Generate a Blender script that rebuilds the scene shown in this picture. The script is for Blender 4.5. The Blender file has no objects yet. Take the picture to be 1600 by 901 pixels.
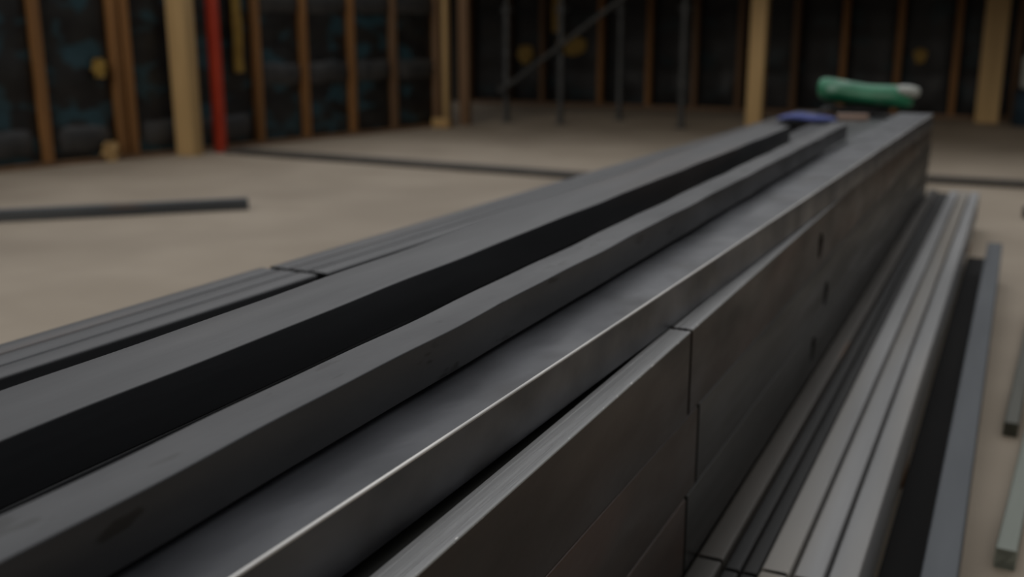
import bpy, bmesh, math, random
from mathutils import Vector, Matrix, noise
random.seed(7)
S = bpy.context.scene
COL = S.collection
R = math.radians

# ---------------------------------------------------------------- camera
H = 1.44
cam_d = bpy.data.cameras.new('camera'); cam = bpy.data.objects.new('camera', cam_d)
COL.objects.link(cam); S.camera = cam
cam.location = (0, 0, H)
cam.rotation_euler = (R(90-14), 0, R(25.8))
cam_d.sensor_width = 36; cam_d.lens = 1629/1600*36
cam_d.clip_start = .02; cam_d.clip_end = 200
cam_d.dof.use_dof = True; cam_d.dof.focus_distance = 1.48; cam_d.dof.aperture_fstop = 2.5

# ---------------------------------------------------------------- world and light
w = bpy.data.worlds.new('sky'); S.world = w; w.use_nodes = True
nt = w.node_tree; nt.nodes.clear()
tc = nt.nodes.new('ShaderNodeTexCoord'); sx = nt.nodes.new('ShaderNodeSeparateXYZ')
rp = nt.nodes.new('ShaderNodeValToRGB'); bg = nt.nodes.new('ShaderNodeBackground'); ow = nt.nodes.new('ShaderNodeOutputWorld')
nt.links.new(tc.outputs['Generated'], sx.inputs[0]); nt.links.new(sx.outputs['Z'], rp.inputs[0])
e = rp.color_ramp.elements
e[0].position = 0.0; e[0].color = (.05, .049, .047, 1)
e[1].position = .9; e[1].color = (.80, .81, .83, 1)
e.new(.07).color = (.52, .52, .52, 1); e.new(.4).color = (.42, .42, .425, 1)
# the overcast is brighter over the far left, where the sun stands behind it
dt = nt.nodes.new('ShaderNodeVectorMath'); dt.operation = 'DOT_PRODUCT'; dt.inputs[1].default_value = Vector((-.42, .74, .52)).normalized()
nt.links.new(tc.outputs['Generated'], dt.inputs[0])
mr = nt.nodes.new('ShaderNodeMapRange'); mr.inputs[1].default_value = -.1; mr.inputs[2].default_value = 1; mr.inputs[3].default_value = .17; mr.inputs[4].default_value = 2.2
nt.links.new(dt.outputs['Value'], mr.inputs[0])
mu = nt.nodes.new('ShaderNodeVectorMath'); mu.operation = 'SCALE'
nt.links.new(rp.outputs[0], mu.inputs[0]); nt.links.new(mr.outputs[0], mu.inputs[3]); nt.links.new(mu.outputs[0], bg.inputs[0])
nt.links.new(bg.outputs[0], ow.inputs[0])
bg.inputs['Strength'].default_value = 0.85
ld = bpy.data.lights.new('daylight', 'SUN'); lo = bpy.data.objects.new('daylight', ld); COL.objects.link(lo)
ld.energy = .62; ld.angle = R(34); ld.color = (1, .93, .84)
lo.rotation_euler = (R(63), 0, R(3))
vs = S.view_settings
vs.view_transform = 'Standard'; vs.look = 'None'; vs.gamma = 1; vs.use_curve_mapping = False
vs.exposure = -0.15

# ---------------------------------------------------------------- materials
def mat(name, c1, c2=None, scale=5, rough=.6, metal=0, stretch=(1, 1, 1), bump=0, bscale=40, r2=None, spec=.5, c3=None, s3=2, t3=(.55, .65), pos=(.35, .65)):
    m = bpy.data.materials.new(name); m.use_nodes = True
    n = m.node_tree; b = n.nodes['Principled BSDF']
    b.inputs['Roughness'].default_value = rough; b.inputs['Metallic'].default_value = metal
    b.inputs['Specular IOR Level'].default_value = spec
    t = n.nodes.new('ShaderNodeTexCoord'); mp = n.nodes.new('ShaderNodeMapping'); mp.inputs['Scale'].default_value = stretch
    oi = n.nodes.new('ShaderNodeObjectInfo'); va = n.nodes.new('ShaderNodeVectorMath'); va.operation = 'ADD'
    vm = n.nodes.new('ShaderNodeVectorMath'); vm.operation = 'SCALE'; vm.inputs[3].default_value = 37.0
    cx = n.nodes.new('ShaderNodeCombineXYZ')
    for i in range(3): n.links.new(oi.outputs['Random'], cx.inputs[i])
    n.links.new(cx.outputs[0], vm.inputs[0])
    n.links.new(t.outputs['Object'], mp.inputs['Vector']); n.links.new(mp.outputs[0], va.inputs[0]); n.links.new(vm.outputs[0], va.inputs[1])
    def nz(sc, det=6):
        x = n.nodes.new('ShaderNodeTexNoise'); x.inputs['Scale'].default_value = sc; x.inputs['Detail'].default_value = det
        n.links.new(va.outputs[0], x.inputs['Vector']); return x
    c2 = c2 or c1
    a = nz(scale); r = n.nodes.new('ShaderNodeValToRGB')
    r.color_ramp.elements[0].position = pos[0]; r.color_ramp.elements[0].color = (*c1, 1)
    r.color_ramp.elements[1].position = pos[1]; r.color_ramp.elements[1].color = (*c2, 1)
    n.links.new(a.outputs['Fac'], r.inputs[0]); out = r.outputs[0]
    if c3:
        k = nz(s3, 2); kr = n.nodes.new('ShaderNodeValToRGB')
        kr.color_ramp.elements[0].position = t3[0]; kr.color_ramp.elements[1].position = t3[1]
        n.links.new(k.outputs['Fac'], kr.inputs[0])
        mx = n.nodes.new('ShaderNodeMixRGB'); mx.inputs[2].default_value = (*c3, 1)
        n.links.new(kr.outputs[0], mx.inputs[0]); n.links.new(out, mx.inputs[1]); out = mx.outputs[0]
    n.links.new(out, b.inputs['Base Color'])
    if r2 is not None:
        q = n.nodes.new('ShaderNodeMapRange'); q.inputs[1].default_value = .3; q.inputs[2].default_value = .7
        q.inputs[3].default_value = rough; q.inputs[4].default_value = r2
        k = nz(scale*1.7, 4); n.links.new(k.outputs['Fac'], q.inputs[0]); n.links.new(q.outputs[0], b.inputs['Roughness'])
    if bump:
        k = nz(bscale, 5); bp = n.nodes.new('ShaderNodeBump'); bp.inputs['Strength'].default_value = bump; bp.inputs['Distance'].default_value = .01
        n.links.new(k.outputs['Fac'], bp.inputs['Height']); n.links.new(bp.outputs[0], b.inputs['Normal'])
    return m
M = {}
LS = (1, .12, 1)   # marks drawn out along the rolled steel
M['steel'] = mat('mill_steel', (.022, .023, .025), (.043, .044, .047), 7, .34, .0, LS, .06, 60, r2=.46, c3=(.055, .042, .036), s3=3, spec=.40)
M['steel_speck'] = mat('specked_mill_steel', (.026, .027, .030), (.048, .049, .052), 7, .34, .0, (1, .3, 1), .06, 60, r2=.46, c3=(.008, .008, .008), s3=34, t3=(.64, .68), spec=.42)
M['steel_wide'] = mat('mill_steel_smooth', (.040, .042, .048), (.085, .088, .098), 6, .30, .3, (1, .6, 1), .10, 22, r2=.5, c3=(.03, .03, .033), s3=7, t3=(.58, .72), spec=.8)
M['steel_brown'] = mat('rust_reflection_steel', (.020, .0145, .0115), (.044, .029, .021), 6, .34, .3, (1, .3, 1), .08, 40, r2=.5, c3=(.058, .032, .022), s3=3.2)  # rust film; the brown also carries timber reflected in the stack face
M['steel_grey'] = mat('grey_channel_steel', (.020, .020, .018), (.034, .033, .030), 8, .33, .3, LS, .05, 50, r2=.5)
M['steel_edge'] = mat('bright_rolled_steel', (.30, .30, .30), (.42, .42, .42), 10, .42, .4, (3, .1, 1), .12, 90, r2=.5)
M['worn'] = mat('worn_highlight_edge', (.45, .44, .42), (.7, .68, .64), 30, .35, .8, LS)  # wear, with the sky highlight along the edge put into the pale colour
M['galv'] = mat('galvanised_steel', (.29, .29, .29), (.39, .39, .39), 6, .6, .15, (1, .1, 1), .05, 50, c3=(.31, .285, .25), s3=1.5, spec=.25)
M['bluegrey'] = mat('blue_grey_steel', (.065, .073, .082), (.10, .11, .12), 6, .55, .2, LS, .05, c3=(.16, .09, .05), s3=9, t3=(.72, .78))
M['dark'] = mat('dark_steel', (.022, .022, .022), (.04, .038, .035), 8, .6, .3, LS, c3=(.12, .06, .03), s3=5, t3=(.7, .78))
M['slot'] = mat('slot_shade_steel', (.008, .008, .008), (.014, .013, .012), 8, .8, .0, LS, c3=(.10, .045, .02), s3=5, t3=(.72, .78), spec=.2)  # near-black paints the shade of the slot; the brown spots are rust
M['band'] = mat('brown_grey_steel', (.055, .05, .043), (.085, .075, .064), 7, .5, .3, LS, c3=(.22, .13, .075), s3=7, t3=(.68, .76))
M['floor'] = mat('concrete', (.33, .272, .205), (.395, .33, .255), 1.1, .75, 0, (1, 1, 1), .15, 25, c3=(.27, .22, .165), s3=.5, t3=(.5, .75))
M['wood'] = mat('pale_timber', (.50, .335, .15), (.62, .425, .20), 9, .65, 0, (1, 1, .08))
M['wood_orange'] = mat('orange_timber', (.25, .12, .04), (.36, .175, .06), 9, .65, 0, (1, 1, .08))
M['wood_dark'] = mat('brown_timber', (.16, .09, .045), (.22, .13, .07), 9, .7, 0, (1, 1, .08))
M['red'] = mat('red_paint', (.42, .035, .015), (.50, .05, .02), 3, .5)
M['membrane'] = mat('dark_membrane', (.007, .007, .008), (.022, .022, .021), 3, .45, 0, (1, 1, 1.6), .3, 9, c3=(.022, .062, .08), s3=2.4, t3=(.52, .6))
M['membrane_far'] = mat('deck_shaded_membrane', (.004, .004, .005), (.012, .012, .013), 3, .5, 0, (1, 1, 1.6), .3, 9, c3=(.009, .022, .028), s3=2.0, t3=(.55, .65))  # darker copy of the membrane, deck shade put into its colour
M['seam'] = mat('grey_wrap', (.035, .037, .04), (.065, .065, .065), 4, .5, 0, bump=.3, bscale=12)
M['wall'] = mat('wall_board', (.02, .019, .018), (.03, .028, .026), 3, .8)
M['deck'] = mat('deck_board', (.10, .08, .06), (.14, .11, .08), 3, .8)
M['prop'] = mat('grey_prop_steel', (.05, .053, .054), (.08, .083, .084), 8, .5, .4)
M['yellow'] = mat('yellow_wrap', (.30, .18, .03), (.40, .26, .05), 6, .6)
M['yellow_wood'] = mat('yellow_timber', (.45, .28, .11), (.5, .33, .14), 6, .6)
M['blue'] = mat('blue_cloth', (.05, .07, .24), (.085, .11, .33), 8, .8)
M['green'] = mat('green_plastic', (.012, .15, .07), (.03, .24, .12), 5, .4, 0, c3=(.25, .42, .33), s3=4, t3=(.55, .7))
M['pale'] = mat('pale_plastic', (.33, .36, .33), (.42, .43, .40), 5, .5)
M['pink'] = mat('pinkish_wood', (.35, .24, .19), (.42, .30, .24), 8, .7)
M['black'] = mat('black_plastic', (.012, .012, .013), (.02, .02, .02), 8, .5)
M['navy'] = mat('dark_blue_plastic', (.015, .035, .055), (.02, .05, .075), 4, .5)
M['chipped'] = mat('chipped_edge', (.28, .28, .27), (.7, .68, .65), 190, .4, .4, (1, .4, 1), pos=(.62, .70))
M['green_steel'] = mat('greenish_primer_steel', (.15, .17, .14), (.22, .24, .205), 6, .5, .2, LS)
M['olive_steel'] = mat('olive_dark_steel', (.06, .06, .045), (.09, .09, .07), 6, .5, .2, LS)
M['track'] = mat('floor_track_steel', (.06, .055, .048), (.09, .08, .07), 4, .6, .2)

# ---------------------------------------------------------------- helpers
def link(name, bm, m, parent=None, sharp=35):
    me = bpy.data.meshes.new(name); bmesh.ops.recalc_face_normals(bm, faces=bm.faces[:]); bm.to_mesh(me); bm.free()
    for x in (m if isinstance(m, (list, tuple)) else [m]): me.materials.append(M[x])
    me.polygons.foreach_set('use_smooth', [True]*len(me.polygons)); me.set_sharp_from_angle(angle=R(sharp))
    o = bpy.data.objects.new(name, me); COL.objects.link(o)
    if parent: o.parent = parent
    return o
def tag(o, label, cat, group=None, kind='thing'):
    if label: o['label'] = label
    if cat: o['category'] = cat
    if group: o['group'] = group
    if kind: o['kind'] = kind
    return o
def root(name, loc, label, cat, group=None, rz=0):
    o = bpy.data.objects.new(name, None); o.location = loc; o.rotation_euler = (0, 0, rz); o.empty_display_size = .05
    COL.objects.link(o); return tag(o, label, cat, group)
def box(bm, x0, x1, y0, y1, z0, z1, bev=0):
    r = bmesh.ops.create_cube(bm, size=1)
    for v in r['verts']:
        v.co = Vector((x0+(v.co.x+.5)*(x1-x0), y0+(v.co.y+.5)*(y1-y0), z0+(v.co.z+.5)*(z1-z0)))
    if bev:
        es = list({e for v in r['verts'] for e in v.link_edges})
        bmesh.ops.bevel(bm, geom=es, offset=bev, segments=2, affect='EDGES', profile=.5)
    return r['verts']
def cyl(bm, p, q, r0, r1=None, seg=16):
    p = Vector(p); q = Vector(q); d = q-p
    mt = Matrix.Translation((p+q)/2) @ d.to_track_quat('Z', 'Y').to_matrix().to_4x4()
    bmesh.ops.create_cone(bm, cap_ends=True, segments=seg, radius1=r0, radius2=r0 if r1 is None else r1, depth=d.length, matrix=mt)
def struct(name, bm, m): o = link(name, bm, m); o['kind'] = 'structure'; return o

def rrect(wd, ht, r, seg=4, grooves=None):
    """closed outline of a rounded rectangle, origin at the middle of its base; top edge may carry shallow grooves"""
    pts = []
    for cx, cz, a0 in ((wd/2-r, ht-r, 0), (-wd/2+r, ht-r, 90), (-wd/2+r, r, 180), (wd/2-r, r, 270)):
        for k in range(seg+1):
            a = R(a0+90*k/seg); pts.append((cx+r*math.cos(a), cz+r*math.sin(a)))
        if a0 == 0 and grooves:
            for gx, gw, gd in sorted(grooves, reverse=True):
                pts += [(gx+gw/2, ht), (gx+gw/4, ht-gd), (gx-gw/4, ht-gd), (gx-gw/2, ht)]
    return pts
def beam_bm(wd, ht, L, wall=.004, r=.006, wig=None, step=None, grooves=None, edge_mat=False, seg=4):
    """hollow rolled section running along +Y from its near end"""
    bm = bmesh.new(); outer = rrect(wd, ht, r, seg, grooves)
    ri = max(r-wall, .0012); inner = [(x, z+wall) for x, z in rrect(wd-2*wall, ht-2*wall, ri, seg)]
    n = max(1, int(L/step)) if step else 1
    def ring(pts, y): 
        dx = wig(y) if wig else 0
        return [bm.verts.new((x+dx*(1 if z > ht*.4 else .35), y, z)) for x, z in pts]
    ro = [ring(outer, L*i/n) for i in range(n+1)]
    N = len(outer)
    for a, b in zip(ro, ro[1:]):
        for i in range(N):
            f = bm.faces.new((a[i], a[(i+1) % N], b[(i+1) % N], b[i]))
            if edge_mat and 0 <= i < seg: f.material_index = 1
    # open ends: short inner sleeve and a rim between the two outlines
    for y, o in ((0, ro[0]), (L, ro[-1])):
        ins = ring(inner, y); dp = ring(inner, min(L, .25) if y == 0 else L-min(L, .25)); K = len(ins)
        for i in range(K): bm.faces.new((ins[i], ins[(i+1) % K], dp[(i+1) % K], dp[i]))
        bm.faces.new(dp)
        eo = [bm.edges.get((o[i], o[(i+1) % N])) for i in range(N)]; ei = [bm.edges.get((ins[i], ins[(i+1) % K])) for i in range(K)]
        bmesh.ops.bridge_loops(bm, edges=eo+ei)
    return bm
def beam(name, m, x, y, z, wd, ht, L, label, group=None, rz=0, cat='steel beam', **k):
    """x = middle of the section at its near end"""
    o = link(name, beam_bm(wd, ht, L, **k), m, sharp=28); o.location = (x, y, z); o.rotation_euler = (0, 0, rz)
    return tag(o, label, cat, group)
def copy_tree(o, parent=None):
    c = o.copy(); COL.objects.link(c)
    if parent: c.parent = parent
    for ch in [q for q in bpy.data.objects if q.parent == o]: copy_tree(ch, c)
    return c

# ---------------------------------------------------------------- the setting
bm = bmesh.new(); box(bm, -14, 9, -8, 22, -.2, 0); struct('floor', bm, 'floor')
LW0 = Vector((-10.05, 4.6, 0)); LWD = Vector((.2288, .9735, 0))       # left wall: start and direction
def lw(s, off=0): p = LW0+LWD*s; return Vector((p.x+off*LWD.y, p.y-off*LWD.x, 0))
def obox(bm, s0, s1, o0, o1, z0, z1):
    vs_ = box(bm, s0, s1, o0, o1, z0, z1)
    for v in vs_:
        p = lw(v.co.x, v.co.y); v.co = Vector((p.x, p.y, v.co.z))
bm = bmesh.new(); obox(bm, -4, 9.95, -.42, -.20, 0, 2.9); struct('wall_left', bm, 'wall')
bm = bmesh.new(); box(bm, -12, 7.5, 19.0, 19.2, 0, 2.9); struct('wall_back', bm, 'wall')
bm = bmesh.new(); box(bm, 7.0, 7.2, -6, 19.0, 0, 2.9); struct('wall_right', bm, 'wall')
bm = bmesh.new(); box(bm, -12.2, 7.5, 13.3, 19.3, 2.9, 3.12); struct('ceiling', bm, 'deck')
bm = bmesh.new(); obox(bm, -4, 9.8, -.20, -.02, 0, .05); struct('trim_1', bm, 'wood_dark')
bm = bmesh.new(); box(bm, -10, 6.9, 18.72, 18.98, 0, .06); struct('trim_2', bm, 'wood_dark')

# timber studs of the left wall, each standing on the sole plate
def stud(x0, x1, y0, y1, z0, z1, m, label, group=None, name='timber_stud', rz=0, cat='stud'):
    bm = bmesh.new(); box(bm, -(x1-x0)/2, (x1-x0)/2, -(y1-y0)/2, (y1-y0)/2, 0, z1-z0, .006)
    o = link(name, bm, m); o.location = ((x0+x1)/2, (y0+y1)/2, z0); o.rotation_euler = (0, 0, rz)
    return tag(o, label, cat, group)
LA = math.atan2(LWD.y, LWD.x)-math.pi/2
def lstud(s, wd, m, label, dp=.18):
    p = lw(s, -.02-dp/2); return stud(p.x-dp/2, p.x+dp/2, p.y-wd/2, p.y+wd/2, .05, 2.9, m, label, rz=LA)
left_studs = [
 (2.3, .10, 'wood_orange', 'orange timber stud outside the left edge of the picture'),
 (3.38, .10, 'wood_orange', 'orange-brown timber stud just right of the leftmost dark bay'),
 (4.26, .10, 'wood_orange', 'orange-brown timber stud, left one of the pair left of the big pale post'),
 (4.40, .10, 'wood_orange', 'orange-brown timber stud, right one of the pair left of the big pale post'),
 (6.19, .09, 'wood_orange', 'brown timber stud, first to the right of the red board'),
 (6.95, .09, 'wood_orange', 'brown timber stud, second to the right of the red board'),
 (7.78, .09, 'wood_orange', 'brown timber stud, third to the right of the red board'),
 (8.58, .09, 'wood_dark', 'dim brown timber stud, fourth to the right of the red board'),
 (9.48, .09, 'wood_dark', 'dark brown timber stud just left of the slim pale end post'),
]
for s, wd, m, lb in left_studs: lstud(s, wd, m, lb)

# insulation batts wrapped in dark membrane, one in each bay
def batt(name, W_, D_, Hh, m, seed, parent=None):
    bm = bmesh.new(); nx, nz_ = 10, 36; fr = []
    for k in range(nz_+1):
        z = Hh*k/nz_; row = []
        for i in range(nx+1):
            u = i/nx; n_ = noise.noise(Vector((u*2.2+seed*7, z*2.1, seed)))
            puff = math.sin(math.pi*u)**.5*(.6+.4*abs(math.sin(math.pi*z/.6)))
            row.append(bm.verts.new((W_*(u-.5), D_*(.45*puff)+.035*n_*puff, z)))
        fr.append(row)
    bk = [[bm.verts.new((W_*(u-.5), -D_*.5, z)) for u in (0, 1)] for z in (0, Hh)]
    for a, b in zip(fr, fr[1:]):
        for i in range(nx): bm.faces.new((a[i], a[i+1], b[i+1], b[i]))
    bm.faces.new((bk[0][0], bk[0][1], bk[1][1], bk[1][0]))
    bm.faces.new([bk[0][0]]+fr[0]+[bk[0][1]]); bm.faces.new([bk[1][0]]+fr[-1]+[bk[1][1]])
    bm.faces.new([bk[0][0]]+[r_[0] for r_ in fr]+[bk[1][0]]); bm.faces.new([bk[0][1]]+[r_[-1] for r_ in fr]+[bk[1][1]])
    return link(name, bm, m, parent, 60)
def wrap_band(z, W_, D_, seed, parent):
    bm = bmesh.new(); nx = 10; A = []
    for (dz, dy) in ((-.13, .01), (-.06, .035), (.02, .045), (.1, .03), (.14, .01), (.14, -.02), (-.13, -.02)):
        A.append([bm.verts.new((W_*(i/nx-.5), D_*.45*math.sin(math.pi*i/nx)**.5+dy+.012*noise.noise(Vector((i*.6, z*3+dz*9, seed))), z+dz+.03*noise.noise(Vector((i*.35+seed, 4, z))))) for i in range(nx+1)])
    for a, b in zip(A, A[1:]+A[:1]):
        for i in range(nx): bm.faces.new((a[i], a[i+1], b[i+1], b[i]))
    for i in (0, nx): bm.faces.new([a[i] for a in A])
    return link('wrap_band', bm, 'seam', parent, 60)
bays = [(2.36, 3.32, 0, 'dark membrane wrapped batt filling the bay at the left edge of the picture'),
        (3.44, 4.20, 0, 'dark blue-black wrapped batt between the leftmost stud and the stud pair'),
        (4.46, 5.25, 0, 'dark wrapped batt between the stud pair and the big pale post'),
        (5.26, 6.13, 0, 'dark wrapped batt behind the red board'),
        (6.25, 6.89, 1, 'dark wrapped batt with grey band, first bay right of the red board'),
        (7.01, 7.72, 1, 'dark wrapped batt with grey band, second bay right of the red board'),
        (7.84, 8.52, 1, 'dark wrapped batt with grey band, third bay right of the red board'),
        (8.64, 9.42, 1, 'dark wrapped batt with grey band, bay left of the slim pale end post')]
for i, (a, b, band, lb) in enumerate(bays):
    p = lw((a+b)/2, -.11)
    t = root('insulation_batt', (p.x, p.y, .05), lb, 'insulation', rz=LA-math.pi/2)
    batt('membrane', b-a, .14, 2.8, 'membrane', i+1.3, t)
    if band: wrap_band(.82, b-a-.02, .14, i, t); wrap_band(1.72, b-a-.02, .14, i+9, t)
    else: wrap_band(.22, (b-a)*.8, .14, i, t)

# posts and the red board
stud(-8.86, -8.59, 9.3, 9.46, 0, 2.9, 'wood', 'thick pale timber post left of the red board', name='timber_post', cat='post')
stud(-8.66, -8.52, 9.72, 9.80, 0, 2.75, 'red', 'bright red painted board standing right of the thick pale post', name='red_board', cat='board')
stud(-7.98, -7.84, 13.95, 14.07, 0, 2.9, 'wood', 'slim pale timber post at the far end of the left wall', name='timber_post', cat='post')
stud(-7.78, -7.62, 14.22, 14.34, 0, 2.9, 'wood_dark', 'dark reddish-brown timber post right of the slim pale end post', name='timber_post', cat='post')
stud(-3.69, -3.46, 15.6, 15.8, 0, 2.9, 'wood', 'thick pale timber post rising behind the far left edge of the steel stack', name='timber_post', cat='post')
stud(-.66, -.32, 18.1, 18.4, 0, 2.9, 'wood', 'thick pale timber post at the right behind the far end of the steel stack', name='timber_post', cat='post')

# back wall studs and batts
bx_ = [-10.0, -9.14, -8.42, -7.22, -6.27, -5.4, -4.59, -3.63, -2.82, -1.94, -1.05, -.15, .75]
words = ['between the dark reddish post and the first prop', 'behind the leftmost steel prop', 'between the first two steel props', 'right of the second steel prop, the most orange one',
         'between the third and fourth steel props', 'just left of the fourth steel prop', 'just left of the pale post behind the stack', 'first to the right of the pale post behind the stack',
         'above the left end of the green sack', 'above the right end of the green sack', 'just left of the rightmost pale post', 'just right of the rightmost pale post', 'outside the picture to the right']
for i, x in enumerate(bx_):
    stud(x-.05, x+.05, 18.72, 18.9, .06, 2.9, 'wood_orange' if i in (3, 4, 8, 9, 10) else 'wood_dark', 'brown back wall stud, '+words[i], name='timber_stud')
for i, (a, b) in enumerate(zip(bx_, bx_[1:])):
    t = root('insulation_batt', ((a+b)/2, 18.86, .06), 'shade-darkened wrapped batt, right of the stud '+words[i].split(',')[0].replace('first to the right of', 'just beyond'), 'insulation', 'wrapped batts of the back wall', rz=math.pi)
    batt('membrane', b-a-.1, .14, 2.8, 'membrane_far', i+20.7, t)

# floor tracks and loose steel on the slab
def bar(name, m, p, q, wd, ht, label, cat, z=0, wall=.004):
    p = Vector(p); q = Vector(q); d = q-p
    return beam(name, m, p.x, p.y, z, wd, ht, d.length, label, rz=math.atan2(d.y, d.x)-math.pi/2, cat=cat, r=min(.006, ht*.3), wall=wall)
bar('floor_track', 'track', (-8.44, 9.78), (-2.4, 9.5), .26, .05, 'long dark steel floor track crossing the slab left of the stack', 'track')
bar('floor_track', 'track', (-1.3, 10.75), (5.0, 10.9), .2, .06, 'dark steel floor track crossing the slab beyond the right end of the stack', 'track')
bar('steel_bar', 'bluegrey', (-8.75, 3.72), (-5.65, 6.70), .10, .09, 'grey steel bar lying alone on the pale slab at the left', 'steel bar')

# ---------------------------------------------------------------- lower tier on timber bearers
for y, wd_ in ((-2.6, 'behind the camera'), (.4, 'near the camera'), (3.4, 'under the middle of the stack'), (7.4, 'under the far end of the stack')):
    bm = bmesh.new(); box(bm, -1.86, -.215, y-.05, y+.05, 0, .08, .004)
    tag(link('timber_bearer', bm, 'wood_dark'), 'short timber bearer lying across the slab '+wd_, 'bearer')
tier = [('steel_beam', 'band', -.5335, .061, .19, 'narrow brownish steel beam low beside the dark stack face', None),
        ('steel_beam', 'dark', -.4825, .036, .172, 'narrow black steel beam, low, touching the brownish one', None),
        ('steel_beam', 'dark', -.4420, .036, .172, 'narrow black steel beam, low, touching the bright galvanised ones', None),
        ('galvanised_beam', 'galv', -.3865, .061, .19, 'bright galvanised steel beam, leftmost of three at lower right', None),
        ('galvanised_beam', 'galv', -.3160, .061, .19, 'bright galvanised steel beam, middle of three at lower right', None),
        ('galvanised_beam', 'galv', -.2455, .061, .19, 'bright galvanised steel beam, rightmost of three at lower right', None)]
for nm, m, x, wd, ht, lb, g in tier:
    for y, L, far in ((-3.87, 6.0, 0), (2.145, 6.2, 1)):
        beam(nm, m, x, y, .08, wd, ht, L, lb+(', beyond cross joint' if far else ', before cross joint'), g, r=.007)
for i in range(5):
    for y in (-3.87, 2.145): beam('steel_beam', 'dark', -.69-.235*i, y, .08, .23, .19, 6.0, 'dark steel beam hidden inside the bottom tier of the stack', 'hidden bottom tier beams')

# ---------------------------------------------------------------- three rows of channels on edge
RH = .19
rows = [(.27, 2.035, 'bottom'), (.46, 2.100, 'middle'), (.65, 2.018, 'top')]
def holed(o, ylist, zc, rad):
    cb = bmesh.new()
    for y in ylist: cyl(cb, (-.1, y, zc), (.1, y, zc), rad, seg=28)
    me = bpy.data.meshes.new('cut'); cb.to_mesh(me); cb.free(); c = bpy.data.objects.new('cut', me); COL.objects.link(c)
    c.location = o.location; c.location.x += .1-.0
    c.location.x = o.location.x+.09
    md = o.modifiers.new('b', 'BOOLEAN'); md.object = c; md.operation = 'DIFFERENCE'; md.solver = 'EXACT'
    bpy.context.view_layer.update(); dg = bpy.context.evaluated_depsgraph_get()
    nm = bpy.data.meshes.new_from_object(o.evaluated_get(dg)); o.modifiers.remove(md); o.data = nm
    bpy.data.objects.remove(c); bpy.data.meshes.remove(me)
for k, (z, yj, nm) in enumerate(rows):
    m_near = ['steel_brown', 'steel_brown', ['steel_brown', 'steel_edge']][k]
    for far in (0, 1):
        y0 = yj+.008 if far else yj-.008-6.0
        m = ['steel_grey', 'steel_grey', 'steel_brown'][k] if far else 'steel_brown'
        gr = [(-.012, .004, .0012), (.001, .003, .001), (.012, .004, .0012)] if k == 2 else None
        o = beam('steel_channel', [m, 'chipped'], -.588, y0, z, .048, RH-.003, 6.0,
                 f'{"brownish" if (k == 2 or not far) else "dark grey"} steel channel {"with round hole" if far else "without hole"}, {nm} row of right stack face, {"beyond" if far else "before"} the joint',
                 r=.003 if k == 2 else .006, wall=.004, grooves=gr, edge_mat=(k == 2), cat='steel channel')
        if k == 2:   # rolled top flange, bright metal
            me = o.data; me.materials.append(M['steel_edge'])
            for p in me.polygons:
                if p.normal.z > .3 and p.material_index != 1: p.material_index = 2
        if far: holed(o, [{2: 3.56, 1: 3.75, 0: 3.56}[k]-y0], {2: .728-.65, 1: .518-.46, 0: .362-.27}[k], [.046, .046, .046][k])
# fill of the stack between its two faces
for k, (z, yj, nm) in enumerate(rows):
    for i in range(4):
        for y in (yj-6.0-.006, yj+.006): beam('steel_beam', 'steel', -.737-.141*i, y, z, .137, RH-.003, 6.0, f'dark steel beam inside the {nm} row of the stack, covered by long tubes', f'inner beams of the {nm} row')
    # left bundle of narrow sections
    for i in range(3):
        pos = ['outermost', 'middle', 'innermost'][i]
        beam('steel_channel', 'steel', -1.890+.062*i, yj-6+.045, z, .059, RH-.0015, 6.03, f'narrow dark steel channel, {pos} of three, left edge of stack, {nm} row, before joint', rz=-.03, cat='steel channel', r=.005)
        beam('steel_channel', 'steel', -1.698+.062*i, yj+.10, z, .059, RH-.003, 6.0, f'narrow dark steel channel, {pos} of three, left edge of stack, {nm} row, beyond joint', rz=-.034, cat='steel channel', r=.005)

for y, w_ in ((2.018-.008-6, 'before'), (2.018+.008, 'beyond')):
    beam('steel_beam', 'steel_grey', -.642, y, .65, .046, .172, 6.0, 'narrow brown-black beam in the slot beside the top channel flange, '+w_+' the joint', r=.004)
# ---------------------------------------------------------------- long tubes laid on top
def wav(a, ph, l1=.34, l2=.81):
    return lambda y: a*(math.sin(y*2*math.pi/l1+ph)*.45+math.sin(y*2*math.pi/l2+ph*2.1)*.75)
ZT = .84; T3H = .087
beam('wide_steel_tube', ['steel_wide', 'worn'], -.777, -1.0, ZT, .20, T3H, 8.0, 'wide grey steel tube with worn highlight-painted front edge, rightmost long tube on the stack', rz=-.0235, cat='steel tube', r=.0035, wall=.005, edge_mat=True)
beam('wide_steel_tube', 'steel', -1.06, -1.5, ZT, .19, T3H, 6.6, 'wide dark steel tube hidden under the leftmost long tube', rz=0, cat='steel tube', r=.005, wall=.005)
beam('steel_tube', 'steel_speck', -.771, -1.2, ZT+T3H+.009, .077, .069, 6.35, 'narrow dark steel tube, middle of the three long tubes on the stack', cat='steel tube', r=.0022, wall=.004, wig=wav(.0022, .6, .31, .62), step=.03)
beam('steel_tube', 'steel', -1.042, -1.2, ZT+T3H, .140, .077, 6.1, 'broad dark steel tube, leftmost of the three long tubes on top of the stack', rz=-.004, cat='steel tube', r=.0022, wall=.004, wig=wav(.0022, 2.0, .37, .66), step=.03)

for y, wd_ in ((.15, 'nearest the camera'), (4.4, 'at the far end')):  # added unseen shims lift the tube so a shadow band shows beneath
    bm = bmesh.new(); box(bm, -.80, -.745, y-.03, y+.03, ZT+T3H, ZT+T3H+.009); tag(link('gap_shim', bm, 'dark'), 'added unseen shim opening a dark gap under the middle long tube, '+wd_, 'shim')
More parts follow.
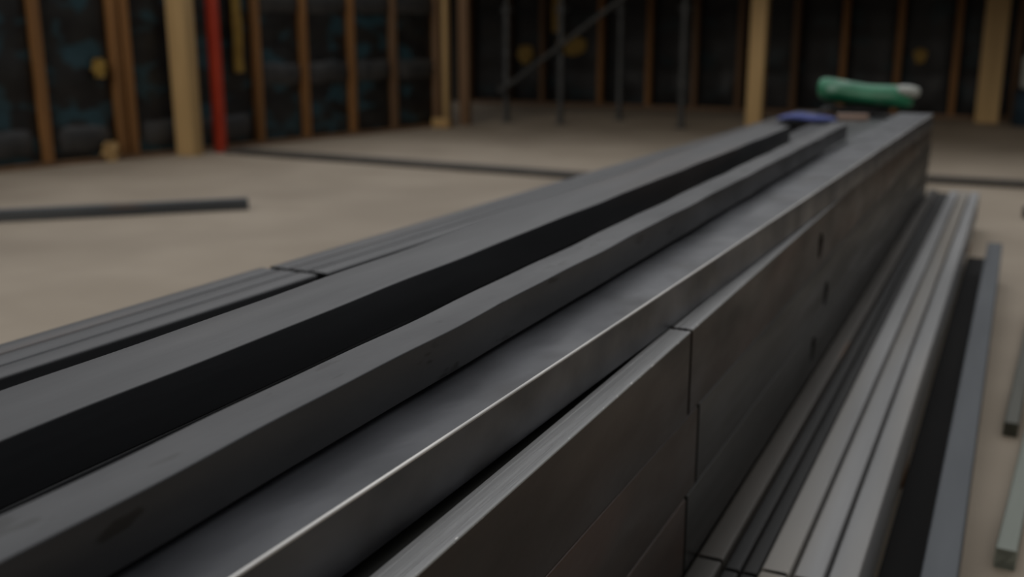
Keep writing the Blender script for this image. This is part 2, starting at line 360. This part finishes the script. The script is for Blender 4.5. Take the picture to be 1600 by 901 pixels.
# ---------------------------------------------------------------- loose sections right of the stack
beam('steel_channel', 'bluegrey', -.058, -.2, 0, .078, .235, 6.75, 'blue-grey steel channel on edge, alone right of the bright galvanised beams', cat='steel channel', r=.006)
beam('steel_beam', 'slot', -.1550, -.1, 0, .112, .05, 7.1, 'added black beam standing in for shade in the slot beside the blue-grey channel', r=.005)  # added low beam, its black colour gives the slot's shade
bar('steel_tube', 'olive_steel', (.085, 3.98), (.27, 8.0), .05, .055, 'dark olive steel tube lying on the slab at the right edge', 'steel tube')
bar('steel_tube', 'green_steel', (.088, 2.92), (.36, 6.9), .055, .06, 'pale greenish steel tube lying on the slab in the lower right corner', 'steel tube')
bar('steel_offcut', 'dark', (.10, 9.0), (.9, 9.25), .07, .09, 'dark steel offcut on the pale slab at the right edge', 'steel offcut')

# ---------------------------------------------------------------- steel props under the deck
def prop(x, y, label, rz=0):
    t = root('steel_prop', (x, y, 0), label, 'steel prop', rz=rz)
    bm = bmesh.new(); box(bm, -.09, .09, -.09, .09, 0, .012, .002); link('base_plate', bm, 'prop', t)
    bm = bmesh.new(); cyl(bm, (0, 0, .012), (0, 0, 1.75), .046, seg=20); link('outer_tube', bm, 'prop', t)
    bm = bmesh.new(); cyl(bm, (0, 0, 1.75), (0, 0, 2.888), .034, seg=20); link('inner_tube', bm, 'prop', t)
    bm = bmesh.new(); cyl(bm, (0, 0, 1.66), (0, 0, 1.78), .062, seg=20); cyl(bm, (-.13, 0, 1.72), (.13, 0, 1.72), .011, seg=8); link('collar', bm, 'prop', t)
    bm = bmesh.new(); box(bm, -.09, .09, -.09, .09, 2.888, 2.9); link('head_plate', bm, 'prop', t)
    return t
prop(-7.36, 15.04, 'grey steel prop, leftmost, with the slanting brace on it')
prop(-6.42, 15.0, 'grey steel prop crossed by the slanting brace, second from the left')
prop(-5.88, 16.16, 'grey steel prop, third from the left, further back')
prop(-4.56, 15.22, 'grey steel prop, rightmost, left of the pale post behind the stack')
t = root('steel_brace', (-7.32, 14.86, .52), 'grey steel brace slanting up to the right from the leftmost prop', 'brace')
bm = bmesh.new(); cyl(bm, (0, 0, 0), (3.27, 0, 2.30), .04, seg=16); link('brace_tube', bm, 'prop', t)
bm = bmesh.new(); cyl(bm, (-.04, -.05, .0), (-.04, .134, .0), .05, seg=16); link('coupler', bm, 'prop', t)

# yellow scraps among the studs
def scrap(name, m, c, sx_, sz, label, rz=0, th=.03, cat='packaging', lean=0):
    bm = bmesh.new(); bmesh.ops.create_grid(bm, x_segments=8, y_segments=8, size=.5)
    for v in bm.verts:
        x, y = v.co.x, v.co.y; k = noise.noise(Vector((x*3, y*3, c[0]*3)))
        sh = 1-.25*abs(noise.noise(Vector((y*4, c[0], 1))))
        if name == 'yellow_wrapper': x *= (1.0+.9*noise.noise(Vector((y*5, c[0]*2, 3))))*math.sqrt(max(.12, 1-(1.8*y)**2))
        v.co = Vector((x*sx_*sh+lean*y, .04*k, y*sz*(1-.1*k)))
    r_ = bmesh.ops.extrude_face_region(bm, geom=bm.faces[:])
    for v in [g for g in r_['geom'] if isinstance(g, bmesh.types.BMVert)]: v.co.y += th
    o = link(name, bm, m, sharp=60); o.location = c; o.rotation_euler = (0, 0, rz); return tag(o, label, cat)
p = lw(4.02, .02); scrap('yellow_wrapper', 'yellow', (p.x, p.y, 1.02), .16, .2, 'small yellow wrapper stuck between the stud pair and the big pale post', LA+1.57)
p = lw(4.05, .05); scrap('yellow_wrapper', 'yellow_wood', (p.x, p.y, .11), .2, .22, 'orange-yellow scrap on the floor left of the foot of the big pale post', LA+1.57)
p = lw(5.86, .03); scrap('yellow_strap', 'yellow', (p.x, p.y, 1.5), .14, 1.15, 'yellow strip hanging right behind the red board', LA+1.57)
scrap('yellow_wrapper', 'yellow', (-8.77, 18.735, .95), .3, .35, 'yellow wrapper low on the back wall left of the first steel prop')
scrap('yellow_strap', 'yellow', (-8.1, 18.735, 1.75), .25, .75, 'upright yellow strip on the back wall left of the second steel prop')
scrap('yellow_wrapper', 'yellow', (-7.8, 18.72, 1.13), .46, .36, 'yellow wrapper behind the slanting brace on the back wall')
scrap('yellow_wrapper', 'yellow', (-1.6, 18.735, 1.0), .24, .24, 'small yellow wrapper on the back wall above the right end of the green sack')
bm = bmesh.new(); box(bm, -.08, .2, -.06, .06, 0, .14, .01); o = link('timber_block', bm, 'yellow_wood'); o.location = (-7.86, 13.72, 0)
tag(o, 'pale timber block on the floor at the foot of the slim pale end post', 'timber block')

# crate and pale container by the right edge
t = root('storage_drum', (.15, 17.9, 0), 'dark blue plastic drum standing at the far right edge', 'drum')
bm = bmesh.new()
prof = [(.0, 0), (.27, 0), (.29, .03), (.29, .22), (.30, .25), (.29, .28), (.29, .5), (.27, .53), (0, .53)]
def lathe(bm, prof, seg=28, cx=0, cy=0):
    rings = [[bm.verts.new((cx+r_*math.cos(2*math.pi*i/seg), cy+r_*math.sin(2*math.pi*i/seg), z)) for i in range(seg)] if r_ > 0 else [bm.verts.new((cx, cy, z))] for r_, z in prof]
    for a, b in zip(rings, rings[1:]):
        for i in range(seg):
            vs_ = [a[i % len(a)], a[(i+1) % len(a)], b[(i+1) % len(b)], b[i % len(b)]]
            vs_ = list(dict.fromkeys(vs_))
            if len(vs_) > 2: bm.faces.new(vs_)
lathe(bm, prof); link('drum_body', bm, 'navy', t)
bm = bmesh.new(); lathe(bm, [(.0, .515), (.285, .515), (.30, .53), (.285, .55), (0, .55)]); link('drum_rim', bm, 'black', t)
t = root('white_canister', (.13, 17.9, .55), 'pale grey canister standing on the dark blue drum at the far right edge', 'canister')
bm = bmesh.new(); box(bm, -.2, .24, -.16, .16, 0, .5, .05); link('canister_body', bm, 'pale', t)
bm = bmesh.new(); lathe(bm, [(0, .5), (.05, .5), (.05, .57), (0, .58)], cx=-.1); link('cap', bm, 'pale', t)

# things lying on the far end of the stack
def lump(name, m, segs, label=None, cat=None, parent=None, sub=2, seed=0, amp=.15):
    """soft body: a chain of ellipses (x, y, z, half depth, half height)"""
    bm = bmesh.new(); N = 16; rings = []
    for j, (x, y, z, a, b) in enumerate(segs):
        rings.append([bm.verts.new((x, y+a*math.cos(2*math.pi*i/N)*(1+amp*noise.noise(Vector((j*.7, i*.6, seed)))), z+b*math.sin(2*math.pi*i/N)*(1+amp*noise.noise(Vector((j*.8, i*.5, seed+5)))))) for i in range(N)])
    for a, b in zip(rings, rings[1:]):
        for i in range(N): bm.faces.new((a[i], a[(i+1) % N], b[(i+1) % N], b[i]))
    bm.faces.new(rings[0]); bm.faces.new(rings[-1])
    o = link(name, bm, m, parent, 70); md = o.modifiers.new('s', 'SUBSURF'); md.levels = md.render_levels = sub
    if label: tag(o, label, cat)
    return o
t = root('green_sack', (-1.02, 7.9, .862), 'long green and pale plastic sack slumped on the far end of the stack', 'sack')
lump('sack_body', 'green', [(-.33, 0, .16, .04, .05), (-.30, 0, .155, .10, .085), (-.2, 0, .14, .12, .085), (-.05, 0, .125, .12, .075), (.1, 0, .115, .12, .075), (.22, .0, .11, .11, .085), (.30, 0, .10, .07, .075), (.33, 0, .09, .03, .04)], parent=t, seed=2)
lump('sack_neck', 'pale', [(.20, -.02, .15, .05, .04), (.27, -.03, .155, .07, .045), (.34, -.02, .14, .06, .045), (.37, 0, .15, .03, .02)], parent=t, seed=8)
o = lump('black_bag', 'black', [(-.3, 0, .025, .03, .012), (-.25, 0, .03, .1, .024), (0, 0, .03, .12, .026), (.14, 0, .03, .1, .024), (.17, 0, .02, .04, .012)], 'flat black bag lying under the green sack on the stack', 'bag', seed=3); o.location = (-1.02, 7.9, .842)
o = lump('blue_cloth', 'blue', [(-.19, 0, .013, .03, .008), (-.15, 0, .022, .10, .018), (-.05, .02, .034, .13, .030), (.04, 0, .024, .12, .020), (.14, -.01, .026, .10, .022), (.2, 0, .012, .03, .008)], 'crumpled blue cloth lying on the stack left of the green sack', 'cloth', seed=4, amp=.3); o.location = (-1.28, 7.12, .842)
bm = bmesh.new(); box(bm, -.1, .1, -.03, .03, 0, .035, .004); o = link('wood_offcut', bm, 'pink'); o.location = (-1.03, 7.45, .84); o.rotation_euler = (0, 0, .2); tag(o, 'pinkish wood offcut on the stack between the blue cloth and the green sack', 'wood offcut')
